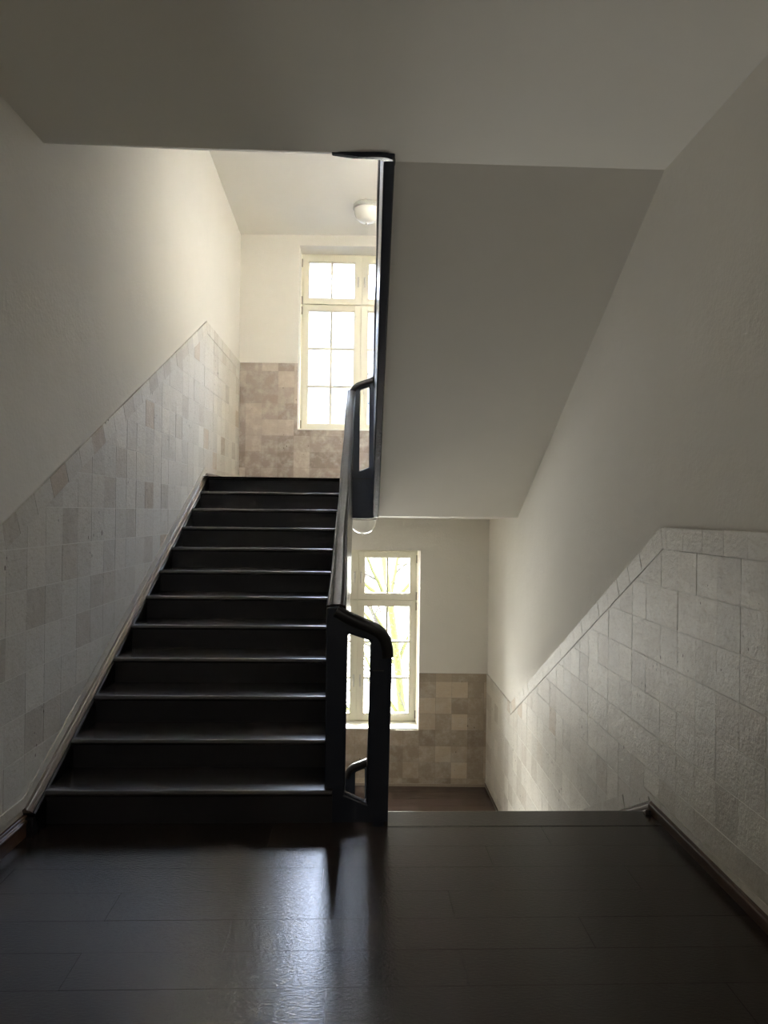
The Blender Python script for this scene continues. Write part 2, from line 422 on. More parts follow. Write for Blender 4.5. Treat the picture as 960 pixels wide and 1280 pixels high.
nxf = thing('stair_flight', 'dark flight of stairs rising from the upper landing behind the grey sloped ceiling', 'stairs', (0.9, 7.2, 1.917))
for k in range(11):
    y = 7.17-dT*k; z = ZU+0.1527*(k+1); ye = max(3.84, y-dT-0.05)
    bm = bmesh.new(); step_board(bm, 0.22, 0, rw(y)-0.02, 0, y, ye, z); part('tread', bm, M_TREAD, nxf)
    bm = bmesh.new(); box(bm, 0.22, rw(y)-0.02, y-0.048, y-0.028, z-0.1527, z-0.032); part('riser', white(bm), M_RISER, nxf)

# ------------------------------------------------------------------ WAINSCOTS
G = 0.0013
def strip_cells(p0, p1, w, step=0.2, start=0.0):
    """cells of a band hanging below the line p0-p1 (perpendicular joints)"""
    a, b = Vector(p0), Vector(p1); d = (b-a).normalized(); n = Vector((d[1], -d[0])); L = (b-a).length
    out = []; t = -start
    while t < L+0.3:
        q = [a+d*(t+G), a+d*(t+step-G), a+d*(t+step-G)+n*(w-G), a+d*(t+G)+n*(w-G)]
        q = [a+d*(t+G)-n*0.0, a+d*(t+step-G), a+d*(t+step-G)+n*(w-G), a+d*(t+G)+n*(w-G)]
        out.append([(v[0], v[1]) for v in q]); t += step
    return out
def para(p0, p1, w, up=False):
    """band polygon of vertical height w under (or over) the line p0-p1"""
    sgn = 1 if up else -1
    return [p0, p1, (p1[0], p1[1]+sgn*w), (p0[0], p0[1]+sgn*w)]
def wainscot(name, place, top, botm, orient, gridu, gridv, wv, rnd, tint, label, bands_bottom=None, extra_regions=None):
    """top / botm: polylines (u,z). body regions lie between top-strip and botm"""
    pass

def side_wainscot(name, fx, sign, topl, botl, u_ref, z_ref, rnd, wtop, wbot, mould_bot):
    """topl: wainscot top line; botl: line where the body ends and the skirting band begins; mould_bot: lower edge of that band"""
    D = 0.010
    place = lambda u, v, h: (fx(u)-sign*h, u, v)
    bm = bmesh.new()
    def seg_pairs(l): return list(zip(l, l[1:]))
    def off_line(l, w):       # mitred offset downwards by perpendicular distance w
        out = []
        dirs = [ (Vector(b)-Vector(a)).normalized() for a, b in seg_pairs(l)]
        for i, p in enumerate(l):
            if i == 0: d = dirs[0]
            elif i == len(l)-1: d = dirs[-1]
            else: d = (dirs[i-1]+dirs[i]).normalized()
            n = Vector((d[1], -d[0])); ref = dirs[min(i, len(dirs)-1)]
            k = w/max(0.3, n.dot(Vector((ref[1], -ref[0]))))
            out.append((p[0]+n[0]*k, p[1]+n[1]*k))
        return out
    inner = off_line(topl, wtop)
    for i, (a, b) in enumerate(seg_pairs(topl)):
        reg = [a, b, inner[i+1], inner[i]]
        # shrink the inner side by the joint
        cells = strip_cells(a, b, wtop, 0.2, 0.07)
        tiles(bm, [c_ for c_ in cells], [reg], place, D+0.003, rnd, stone_tint, skirt=0.009)
    low = off_line(botl, wbot) if mould_bot is None else mould_bot
    for i, (a, b) in enumerate(seg_pairs(botl)):
        reg = [a, b, low[i+1], low[i]]
        cells = strip_cells(a, b, wbot+0.2, 0.2 if abs(b[1]-a[1]) < .05 else 0.4, 0.05)
        cells = [[(p[0], p[1]) for p in c_] for c_ in cells]
        d = (Vector(b)-Vector(a)).normalized(); n = Vector((d[1], -d[0]))*G
        cells = [[(p[0]+n[0], p[1]+n[1]) for p in c_] for c_ in cells]
        tiles(bm, cells, [reg], place, D+0.005, rnd, strip_tint, skirt=0.011)
    # body: convex pieces between every pair of break points
    us = sorted(set([p[0] for p in inner]+[p[0] for p in botl]))
    u_lo, u_hi = max(inner[0][0], botl[0][0]), min(inner[-1][0], botl[-1][0])
    us = [u for u in us if u_lo <= u <= u_hi]
    def at(l, u):
        for a, b in seg_pairs(l):
            if a[0]-1e-9 <= u <= b[0]+1e-9: return a[1]+(b[1]-a[1])*(u-a[0])/(b[0]-a[0]) if b[0] > a[0] else a[1]
        return l[-1][1]
    regs = []
    for a, b in zip(us, us[1:]):
        if b-a < 1e-4: continue
        regs.append([(a, at(botl, a)), (b, at(botl, b)), (b, at(inner, b)-G), (a, at(inner, a)-G)])
    zmin = min(p[1] for p in botl)-0.2; zmax = max(p[1] for p in topl)+0.2
    cells = []
    u = u_ref-0.2*math.ceil((u_ref-u_lo)/0.2)
    while u < u_hi:
        z = z_ref-0.2*math.ceil((z_ref-zmin)/0.2)
        while z < zmax:
            cells.append(rect(u, u+0.2, z, z+0.2, 0.0009, 0.0020)); z += 0.2
        u += 0.2
    tiles(bm, cells, regs, place, D, rnd, stone_tint, lift=0.0007, tilt=0.0035)
    t = thing(name[0], name[1], 'wall tiles', (fx(4)-sign*0.005, 4.0, 0.0)) if False else None
    o = link(name[0], bm, M_TILE); o['kind'] = 'structure'
    g = bmesh.new()
    for i, (a, b) in enumerate(seg_pairs(topl)):
        quad(g, place(a[0], a[1], D-0.0015), place(b[0], b[1], D-0.0015), place(inner[i+1][0], inner[i+1][1], D-0.0015), place(inner[i][0], inner[i][1], D-0.0015))
        # little top edge back to the plaster
        quad(g, place(a[0], a[1], D-0.0005), place(b[0], b[1], D-0.0005), place(b[0], b[1], -0.002), place(a[0], a[1], -0.002))
    for i, (a, b) in enumerate(seg_pairs(botl)):
        quad(g, place(a[0], a[1], D-0.0015), place(b[0], b[1], D-0.0015), place(low[i+1][0], low[i+1][1], D-0.0015), place(low[i][0], low[i][1], D-0.0015))
    for r_ in regs: g.faces.new([g.verts.new(place(p[0], p[1], D-0.0015)) for p in r_])
    go = link('joints', g, M_GROUT); go.parent = o
    return o
rnd = random.Random(11)
LTOP = [(YN, 1.508), (3.369, 1.508), (7.28, 3.447), (bw(-1.46)-0.004, 3.405)]
LBOT = [(YN, 0.19), (3.606, 0.19), (7.266, 2.015), (bw(-1.46)-0.004, 2.010)]
LMOU = [(YN, 0.098), (3.606, 0.098), (7.20, 1.925), (bw(-1.46)-0.004, 1.95)]
side_wainscot(('trim_1', ''), lw, -1, LTOP, LBOT, 3.4093, 1.3915, rnd, 0.115, 0.07, [(YN, 0.098), (3.606, 0.136), (7.32, 1.958), (bw(-1.46)-0.004, 1.96)])
RTOP = [(YN, 1.524), (3.796, 1.524), (7.535, -0.368), (bw(1.62)-0.004, -0.37)]
RBOT = [(YN, 0.090), (3.985, 0.093), (7.30, -1.627), (bw(1.62)-0.004, -1.66)]
side_wainscot(('trim_2', ''), rw, 1, RTOP, RBOT, 3.788, 1.4139, rnd, 0.112, 0.07, [(YN, 0.055), (3.88, 0.06), (7.25, -1.69), (bw(1.62)-0.004, -1.70)])

M_GROUT_DARK = mat('brown_grout', (0.34, 0.29, 0.24), 0.85, 0.2)[0]
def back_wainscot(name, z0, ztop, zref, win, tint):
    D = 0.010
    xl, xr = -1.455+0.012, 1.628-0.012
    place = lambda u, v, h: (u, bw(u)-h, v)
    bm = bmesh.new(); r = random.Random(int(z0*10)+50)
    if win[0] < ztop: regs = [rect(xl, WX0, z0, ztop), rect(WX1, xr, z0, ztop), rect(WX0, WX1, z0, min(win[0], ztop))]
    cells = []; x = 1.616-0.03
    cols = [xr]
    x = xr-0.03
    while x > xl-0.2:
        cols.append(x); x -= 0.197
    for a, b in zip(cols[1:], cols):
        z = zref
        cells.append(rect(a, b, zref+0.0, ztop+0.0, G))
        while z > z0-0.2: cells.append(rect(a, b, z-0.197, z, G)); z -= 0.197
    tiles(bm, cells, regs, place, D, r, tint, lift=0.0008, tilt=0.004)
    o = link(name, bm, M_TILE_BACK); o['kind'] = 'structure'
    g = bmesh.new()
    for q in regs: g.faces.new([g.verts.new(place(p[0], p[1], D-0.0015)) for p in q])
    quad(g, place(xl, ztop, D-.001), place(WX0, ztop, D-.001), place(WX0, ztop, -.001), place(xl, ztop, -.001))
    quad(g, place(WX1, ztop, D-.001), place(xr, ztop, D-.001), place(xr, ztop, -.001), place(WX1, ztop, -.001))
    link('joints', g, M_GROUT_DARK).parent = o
back_wainscot('trim_3', ZL, -0.372, -0.472, WLO, lambda r, u, v: tuple(a*b for a, b in zip(stone_tint_dark(r, u, v), (1.18, 1.15, 1.08))))  # same tiles as the upper landing, tint brightened in place of light
back_wainscot('trim_4', ZU, 3.400, 3.30, WUP, lambda r, u, v: tuple(a*b for a, b in zip(stone_tint_dark(r, u, v), (0.80, 0.79, 0.84))))  # same tiles again, tint darkened in place of shade

# ------------------------------------------------------------------ SKIRTINGS
def path_sweep(bm, pts, prof, fx, sign):
    """pts (y,z) on the wall; prof (u off the wall, v down perpendicular)"""
    fr = []
    V = [Vector(p) for p in pts]
    for i, p in enumerate(V):
        d0 = (V[i]-V[i-1]).normalized() if i else (V[1]-V[0]).normalized()
        d1 = (V[i+1]-V[i]).normalized() if i < len(V)-1 else d0
        d = (d0+d1).normalized(); n = Vector((-d[1], d[0])); k = 1/max(.4, n.dot(Vector((-d0[1], d0[0]))))
        fr.append(((fx(p[0]), p[0], p[1]), (-sign, 0, 0), (0, n[0]*k, n[1]*k)))
    sweep(bm, prof, fr)
MP = [(0, 0), (0.012, 0.0), (0.016, -0.004), (0.017, -0.012), (0.021, -0.016), (0.027, -0.017), (0.031, -0.021), (0.032, -0.028), (0.028, -0.034), (0.026, -0.042), (0.026, -0.098), (0, -0.098)]
bm = bmesh.new(); path_sweep(bm, [(YN, 0.098), (3.635, 0.098)], MP, lw, -1)
struct('baseboard_left', bm, M_BROWN)
MPR = [(0, 0), (0.010, 0.0), (0.014, -0.004), (0.018, -0.008), (0.030, -0.010), (0.034, -0.015), (0.034, -0.024), (0.030, -0.028), (0.028, -0.065), (0, -0.065)]
bm = bmesh.new(); path_sweep(bm, [(YN, 0.064), (3.868, 0.064)], MPR, rw, 1)
struct('baseboard_right', bm, M_BROWN)
# raked wall strings beside the flights
MS = [(0, 0), (0.016, 0.0), (0.021, -0.004), (0.022, -0.012), (0.030, -0.016), (0.042, -0.018), (0.050, -0.024), (0.052, -0.034), (0.050, -0.040), (0.066, -0.046), (0.074, -0.052), (0.074, -0.26), (0, -0.26)]
def rake(name, pts, fx, sign, m, parent, prof, label=None):
    bm = bmesh.new(); path_sweep(bm, pts, prof, fx, sign); o = part(name, bm, m, parent)
    if label: o['label'] = label
    return o
MSB = [(0, -0.05), (0.056, -0.05), (0.056, -0.27), (0, -0.27)]
rake('string_board', [(3.605, 0.138), (7.285, 1.951)], lw, -1, M_RISER, up, [(0, -0.035), (0.052, -0.035), (0.060, -0.042), (0.060, -0.27), (0, -0.27)])
rake('string_board', [(3.868, 0.064), (7.25, -1.69)], rw, 1, M_RISER, dn, MSB)
rake('string_moulding', [(3.605, 0.138), (7.285, 1.951)], lw, -1, M_TAUPE, up, [(q[0]*0.92, q[1]*1.2) for q in MS[:-4]]+[(0.046, -0.05), (0, -0.05)], 'taupe moulding with a rounded bead')
MSR = [(p[0]*0.8, p[1]) for p in MS]
rake('string_moulding', [(3.868, 0.064), (7.25, -1.69)], rw, 1, M_TAUPE, dn, MSR, 'taupe moulding with a rounded bead')
bm = bmesh.new(); path_sweep(bm, [(7.25, ZL+0.055), (bw(1.6)-0.01, ZL+0.055)], [(p[0]*.7, p[1]*.55) for p in MP], rw, 1); struct('baseboard_lower_right', bm, M_BROWN)
bm = bmesh.new(); path_sweep(bm, [(7.285, 1.955), (bw(-1.46)-0.01, 1.972)], [(p[0]*.8, p[1]*.6) for p in MP], lw, -1); struct('baseboard_upper_left', bm, M_TAUPE)
M_TRIM = brown('beige_trim', (0.36, 0.30, 0.24), 0.35)
bm = bmesh.new(); hexa(bm, [(-1.44, bw(-1.44)-0.024, ZL), (1.61, bw(1.61)-0.024, ZL), (1.61, bw(1.61), ZL), (-1.44, bw(-1.44), ZL),
    (-1.44, bw(-1.44)-0.018, ZL+.03), (1.61, bw(1.61)-0.018, ZL+.03), (1.61, bw(1.61), ZL+.03), (-1.44, bw(-1.44), ZL+.03)]); struct('baseboard_lower_back', bm, M_TRIM)

# ------------------------------------------------------------------ BALUSTRADES
def rail(bm, pts, w, h, xo):
    """pts: (x_centre, y, z_top). hand rail with a rounded, twice-beaded section"""
    hw = w/2
    prof = []
    for k in range(25):
        a = math.pi*(k/24); prof.append((hw*math.copysign(abs(math.cos(a))**0.5, math.cos(a)), -0.030+0.030*max(0.0, math.sin(a))**0.55))
    prof = [(u, v-(0.004 if 0.55*hw < abs(u) < 0.80*hw and v > -0.02 else 0)) for u, v in prof]
    prof += [(-hw, -0.036), (-hw, -0.046), (-hw*0.9, -0.050), (-hw*0.94, -0.066), (-hw*0.8, -h), (hw*0.8, -h), (hw*0.94, -0.066), (hw*0.9, -0.050), (hw, -0.046), (hw, -0.036)]
    fr = []
    for i, p in enumerate(pts):
        a = Vector(pts[max(0, i-1)]); b = Vector(pts[min(len(pts)-1, i+1)]); d = (b-a).normalized()
        side = d.cross(Vector((0, 0, 1))).normalized(); upv = side.cross(d).normalized()
        wk = xo[i] if xo and i < len(xo) else 1.0
        fr.append((p, side*wk, upv))
    sweep(bm, prof, fr)
def panel_poly(bm, x0, x1, poly):
    """poly in (y,z); x0(y), x1(y) the two faces"""
    a = [bm.verts.new((x0(y), y, z)) for y, z in poly]; b = [bm.verts.new((x1(y), y, z)) for y, z in poly]
    bm.faces.new(a); bm.faces.new(b[::-1]); n = len(poly)
    for i in range(n): bm.faces.new((a[i], a[(i+1) % n], b[(i+1) % n], b[i]))
def smooth_sides(o):
    me = o.data; n = {}
    for p in me.polygons: p.use_smooth = len(p.vertices) <= 4
    caps = {tuple(sorted(k)) for p in me.polygons if len(p.vertices) > 4 for k in p.edge_keys}
    for e in me.edges:
        if tuple(sorted(e.vertices)) in caps: e.use_edge_sharp = True
def lerp(a, b, t): return a+(b-a)*t
# up flight ------------------------------------------------------
b1 = thing('stair_balustrade', 'closed black balustrade climbing beside the flight of steps up to the upper landing', 'balustrade', (-0.085, 3.67, 0), None)
ux0 = lambda y: -0.116+0.0077*(y-3.7); ux1 = lambda y: -0.056+0.0055*(y-3.7)
zt = lambda y: 1.085+0.4885*(y-3.72)
bm = bmesh.new(); panel_poly(bm, ux0, ux1, [(3.80, -0.24), (3.80, zt(3.80)-0.06), (7.20, zt(7.20)-0.06), (7.20, 1.50)])
part('side_panel', bm, M_BLACK, b1, bev=0.008)
bm = bmesh.new()
rp = []
for k in range(25):
    y = lerp(3.775, 7.21, k/24); rp.append((lerp(-0.098, -0.064, k/24)+0.003*math.sin(k*0.9), y, zt(y)+0.004*math.sin(k*1.3)))
rail(bm, rp, 0.078, 0.085, [1.32, 1.26, 1.18, 1.11, 1.06, 1.03]); o = part('handrail', bm, M_RAIL, b1)
smooth_sides(o)
def arc(cx, cz, rx, rz, a0, a1, n):
    return [(cx+rx*math.cos(math.radians(lerp(a0, a1, k/n))), cz+rz*math.sin(math.radians(lerp(a0, a1, k/n)))) for k in range(n+1)]
near_outer = [(-0.143, -0.30), (0.176, -0.30), (0.176, 0.10), (0.186, 0.80), (0.186, 0.86), (0.183, 0.905), (0.172, 0.955), (0.150, 0.990), (0.120, 1.014), (0.080, 1.032), (0.047, 1.046), (0.005, 1.062), (-0.031, 1.079), (-0.055, 1.098), (-0.075, 1.118), (-0.143, 1.112)]
near_hole = [(-0.040, 0.185), (0.067, 0.140), (0.078, 0.945), (-0.036, 0.982)]
bm = bmesh.new(); KF = 3.755/3.64
sc_ = lambda p: (p[0]*KF, 1.583+(p[1]-1.583)*KF)
near_outer = [sc_(p) for p in near_outer]; near_hole = [sc_(p) for p in near_hole]
holed(bm, near_outer, [near_hole], lambda u, v: (u, 3.755, v), (0, 0.062, 0))
part('newel_frame', bm, M_BLACK, b1, bev=0.012, seg=3)
# capping of the near frame: the raised moulding that ends with a cut on the outer post
bm = bmesh.new()
capl = [(-0.085, 1.112), (-0.055, 1.096), (-0.031, 1.081), (0.005, 1.064), (0.047, 1.048), (0.080, 1.034), (0.120, 1.016), (0.150, 0.992), (0.172, 0.957), (0.184, 0.905), (0.186, 0.865)]
capl = [sc_(p) for p in capl]
fr = []
for i, p in enumerate(capl):
    a = Vector(capl[max(0, i-1)]); b = Vector(capl[min(len(capl)-1, i+1)]); d = (b-a).normalized(); n = (-d[1], d[0])
    fr.append(((p[0], 3.786, p[1]), (0, 1, 0), (n[0], 0, n[1])))
sweep(bm, [(-0.042, -0.05), (-0.046, -0.03), (-0.044, -0.008), (-0.034, 0.003), (-0.015, 0.008), (0.015, 0.008), (0.034, 0.003), (0.044, -0.008), (0.046, -0.03), (0.042, -0.05)], fr)
o = part('frame_cap', bm, M_RAIL, b1)
smooth_sides(o)

# flight above ------------------------------------------------------
b2 = thing('stair_balustrade', 'closed black balustrade rising beside the sloped ceiling from the upper landing', 'balustrade', (0.15, 7.22, 1.52))
vx0 = lambda y: 0.117+0.0126*(y-3.85); vx1 = lambda y: 0.177+0.0126*(y-3.85)
zb = lambda y: 3.385-0.531*(y-3.80)
poly = [(3.74, zb(3.74)), (3.74, 4.55), (7.25, 2.84), (7.25, 1.56), (7.22, 1.535)]
bm = bmesh.new(); panel_poly(bm, vx0, vx1, poly); part('side_panel', bm, M_BLACK, b2, bev=0.012, seg=3)
bm = bmesh.new()
rp = [(0.1545+0.0126*(y-3.85)-0.008+0.003*math.sin(k*.8), y, 2.915+0.4885*(7.22-y)) for k, y in enumerate([lerp(7.25, 3.74, k/24) for k in range(25)])]
rail(bm, rp, 0.088, 0.085, 0); o = part('handrail', bm, M_RAIL, b2)
smooth_sides(o)
def far_frame(root, dzz, zbot):
    outer = [(-0.088, zbot), (0.150, zbot), (0.188, zbot+0.02), (0.190, 2.93), (0.160, 2.925), (0.115, 2.902), (0.065, 2.882), (0.020, 2.866), (-0.015, 2.850), (-0.045, 2.825), (-0.070, 2.79), (-0.086, 2.74), (-0.088, 2.68)]
    hole = [(0.024, 1.990), (0.117, 2.030), (0.112, 2.825), (0.020, 2.788)]
    bm = bmesh.new(); holed(bm, [(x, z+dzz) for x, z in outer], [[(x, z+dzz) for x, z in hole]], lambda u, v: (u, 7.20, v), (0, 0.065, 0))
    part('newel_frame', bm, M_BLACK, root, bev=0.012, seg=3)
    bm = bmesh.new(); cl = [(0.188, 2.930), (0.160, 2.925), (0.115, 2.902), (0.065, 2.882), (0.020, 2.866), (-0.015, 2.850), (-0.045, 2.825), (-0.070, 2.79), (-0.086, 2.74)][::-1]
    fr = []
    for i, p in enumerate(cl):
        a = Vector(cl[max(0, i-1)]); b = Vector(cl[min(len(cl)-1, i+1)]); d = (b-a).normalized(); n = (-d[1], d[0])
        fr.append(((p[0], 7.2325, p[1]+dzz), (0, 1, 0), (n[0], 0, n[1])))
    sweep(bm, [(-0.040, -0.05), (-0.044, -0.02), (-0.034, 0.003), (0.0, 0.008), (0.034, 0.003), (0.044, -0.02), (0.040, -0.05)], fr)
    o = part('frame_cap', bm, M_RAIL, root)
    smooth_sides(o)
far_frame(b2, 0.0, 1.525)
# the end of the well at the landing above: rounded black fascia
bm = bmesh.new()
pl = [(-0.150, 3.79), (-0.150, 3.755), (-0.10, 3.742), (0.02, 3.735), (0.09, 3.730), (0.135, 3.735), (0.165, 3.755), (0.180, 3.80), (0.180, 3.84), (0.118, 3.84), (0.118, 3.80), (0.10, 3.775), (-0.04, 3.765)]
prism(bm, [(x, y, 3.396+(0.022*max(0, min(1, (-0.03-x)/0.10)))) for x, y in pl], (0, 0, 0.6)); part('well_fascia', bm, M_BLACK, b2, bev=0.008, seg=3)

# down flight ------------------------------------------------------
b3 = thing('stair_balustrade', 'closed black balustrade dropping beside the descending flight to the lower landing', 'balustrade', (0.15, 3.72, -0.3))
dx0 = lambda y: 0.092+0.012*(y-3.7); dx1 = lambda y: 0.150+0.012*(y-3.7)
zr = lambda y: 0.885-0.4885*(y-3.72)
bm = bmesh.new(); panel_poly(bm, dx0, dx1, [(3.80, -0.30), (3.80, zr(3.80)-0.07), (7.25, zr(7.25)-0.07), (7.25, -2.15)]); part('side_panel', bm, M_BLACK, b3, bev=0.008)
bm = bmesh.new(); rp = [(0.121+0.012*(y-3.7), y, zr(y)) for y in [lerp(3.79, 7.24, k/20) for k in range(21)]]
rail(bm, rp, 0.070, 0.085, 0); o = part('handrail', bm, M_RAIL, b3)
smooth_sides(o)
far_frame(b3, -3.755, 1.525)

# ------------------------------------------------------------------ WINDOWS
def build_window(name, z0, z1, side):
    root = bpy.data.objects.new(name, None); COL.objects.link(root); root.location = (0.027, 9.33, z0); root['kind'] = 'structure'
    ORIG[root.name] = Vector(root.location)
    xa, xb, xm = -0.730, 0.785, 0.030
    y0, y1 = 9.300, 9.375
    zt_ = z1-0.64; H = z1-z0
    bm = bmesh.new(); e = 0.035
    for a in ((xa, xa+e, z0, z1), (xb-e, xb, z0, z1), (xa+e, xb-e, z1-e, z1), (xa+e, xb-e, z0, z0+e)): box(bm, a[0], a[1], y0, y1, a[2], a[3])
    box(bm, xa+e, xb-e, y0+0.012, y1, zt_-0.022, zt_+0.022)
    part('window_frame', bm, M_FRAME, root, bev=0.004)
    for (u0, u1, w0, w1, nv) in ((xa+e, xm-0.002, zt_+0.004, z1-e+0.006, 1), (xm+0.002, xb-e, zt_+0.004, z1-e+0.006, 1), (xa+e, xm-0.002, z0+e-0.006, zt_-0.004, 3), (xm+0.002, xb-e, z0+e-0.006, zt_-0.004, 3)):
        st = 0.062
        ys, ye = y0-0.018, y0+0.040
        bm = bmesh.new(); b0, b1_, t0, t1 = u0-0.008*(u0 < xm-.3), u1+0.008*(u1 > xm+.3), w0, w1
        s0 = st+0.016 if abs(u0-xm) < .1 else st; s1 = st+0.016 if abs(u1-xm) < .1 else st
        for q in ((b0, b0+s0, t0, t1), (b1_-s1, b1_, t0, t1), (b0+s0, b1_-s1, t1-st-0.01, t1), (b0+s0, b1_-s1, t0, t0+st+0.012)): box(bm, q[0], q[1], ys, ye, q[2], q[3])
        g0, g1, h0, h1 = b0+s0, b1_-s1, t0+st+0.012, t1-st-0.01
        # stepped glazing rebate
        for q in ((g0, g0+.010, h0, h1), (g1-.010, g1, h0, h1), (g0, g1, h0, h0+.010), (g0, g1, h1-.010, h1)): box(bm, q[0], q[1], ys+0.014, ye, q[2], q[3])
        sash = part('casement', bm, M_FRAME, root, bev=0.003)
        bm = bmesh.new(); gm = (g0+g1)/2; mw = 0.0125
        box(bm, gm-mw, gm+mw, ys+0.016, ye-0.004, h0+.010, h1-.010)
        for k in range(1, nv):
            zz = h0+(h1-h0)*k/nv; box(bm, g0+.01, g1-.01, ys+0.018, ye-0.006, zz-mw, zz+mw)
        part('glazing_bar', bm, M_FRAME, sash)
        bm = bmesh.new(); box(bm, g0+.009, g1-.009, ys+0.030, ys+0.034, h0+.009, h1-.009); part('pane', bm, M_PANE if side == 'low' else M_PANE_DIM, sash)
        # handle on the meeting stile
        hx = b1_-s1/2 if abs(u1-xm) < .1 else b0+s0/2
        hz = (w0+w1)/2+0.02 if nv == 1 else w0+(w1-w0)*0.36
        bm = bmesh.new(); box(bm, hx-0.011, hx+0.011, ys-0.006, ys, hz-0.055, hz+0.03)
        d = 0.0
        pts = [(hx, ys-0.004, hz+0.0), (hx, ys-0.040, hz+0.0), (hx, ys-0.048, hz-0.012), (hx, ys-0.050, hz-0.10), (hx, ys-0.044, hz-0.112)]
        fr = []
        for i, p in enumerate(pts):
            a = Vector(pts[max(0, i-1)]); b = Vector(pts[min(len(pts)-1, i+1)]); dd = (b-a).normalized(); sd = Vector((1, 0, 0)); uu = sd.cross(dd).normalized()
            fr.append((p, sd, uu))
        sweep(bm, [(0.008*math.cos(t*math.pi/4), 0.008*math.sin(t*math.pi/4)) for t in range(8)], fr)
        part('handle', bm, M_METAL, sash, bev=0.002)
    bm = bmesh.new(); box(bm, xm-0.014, xm+0.014, y0+0.006, y1-0.01, z0+e, z1-e); part('mullion', bm, M_FRAME, root)
    # hinges on the outer edges
    for hx in (xa+e*0.5-0.006, xb-e*0.5+0.006):
        for hz in (z0+0.10, zt_-0.08, zt_+0.05, z1-0.12):
            bm = bmesh.new(); bmesh.ops.create_cone(bm, cap_ends=True, segments=10, radius1=0.008, radius2=0.008, depth=0.10, matrix=Matrix.Translation((hx, y0-0.016, hz)))
            part('hinge', bm, M_DARKMETAL, root)
    bm = bmesh.new(); box(bm, WX0+0.003, WX1-0.003, 8.985, 9.315, z0-0.004, z0+0.012); part('window_sill', bm, M_SILL, root, bev=0.004)
    bm = bmesh.new(); box(bm, xa+e, xb-e, y1, y1+0.06, z0+0.0, z0+0.02); part('outer_ledge', bm, M_DARKMETAL, root)
    return root
build_window('window_1', WUP[0]+0.002, WUP[1]-0.002, 'up')
build_window('window_2', WLO[0]+0.002, WLO[1]-0.002, 'low')

# ------------------------------------------------------------------ CEILING LAMPS
def lathe(bm, prof, cx, cy_, seg=40):
    rings = []
    for r, z in prof:
        if r < 1e-5: rings.append([bm.verts.new((cx, cy_, z))])
        else: rings.append([bm.verts.new((cx+r*math.cos(2*math.pi*k/seg), cy_+r*math.sin(2*math.pi*k/seg), z)) for k in range(seg)])
    for a, b in zip(rings, rings[1:]):
        for k in range(seg):
            l = (k+1) % seg
            if len(a) == 1 and len(b) == 1: continue
            if len(a) == 1: bm.faces.new((a[0], b[k], b[l]))
            elif len(b) == 1: bm.faces.new((a[k], a[l], b[0]))
            else: bm.faces.new((a[k], a[l], b[l], b[k]))
FILL_W = 14.0
M_FILL_GLOW = mat('fill_lamp_glass', (0.8, 0.8, 0.78), 0.3)[0]
M_FILL_GLOW.node_tree.nodes['Principled BSDF'].inputs['Emission Color'].default_value = (1, .97, .93, 1); M_FILL_GLOW.node_tree.nodes['Principled BSDF'].inputs['Emission Strength'].default_value = 1.2
def lamp(zc, label, x=0.078, y=8.30, gm=None):
    t = thing('ceiling_lamp', label, 'lamp', (x, y, zc))
    bm = bmesh.new(); lathe(bm, [(0, zc+0.03), (0.150, zc+0.03), (0.158, zc-0.012), (0.160, zc-0.030), (0.152, zc-0.036), (0, zc-0.036)], x, y)
    o = part('lamp_base', bm, M_LAMP, t, smooth=True)
    bm = bmesh.new(); pr = [(0.146*math.cos(a)**0.75, zc-0.034-0.155*math.sin(a)) for a in [math.pi/2*k/14 for k in range(14)]]+[(0, zc-0.189)]
    lathe(bm, pr, x, y); part('glass_shade', bm, gm or M_OPAL, t, smooth=True)
    bm = bmesh.new(); lathe(bm, [(0, zc-0.186), (0.012, zc-0.186), (0.014, zc-0.195), (0.009, zc-0.204), (0, zc-0.206)], x, y, 16); part('finial', bm, M_METAL, t, smooth=True)
lamp(5.045, 'round opal glass ceiling lamp above the upper landing, before the upper window')
LANDING = True
lamp(1.534, 'round opal glass ceiling lamp above the lower landing, half hidden by the balustrade')

def fill_lamp():  # added fill source, out of view, brightens the near landing
    t = lamp(ZC, 'added round fill lamp over the near landing, unseen behind the viewer', 1.0, -0.55, M_FILL_GLOW)
    l = bpy.data.lights.new('fill_light', 'POINT'); l.energy = FILL_W; l.shadow_soft_size = 0.10; l.color = (1.0, 0.97, 0.93)
    o = bpy.data.objects.new('fill_light', l); COL.objects.link(o); o.location = (1.0, -0.55, ZC-0.36)
fill_lamp()

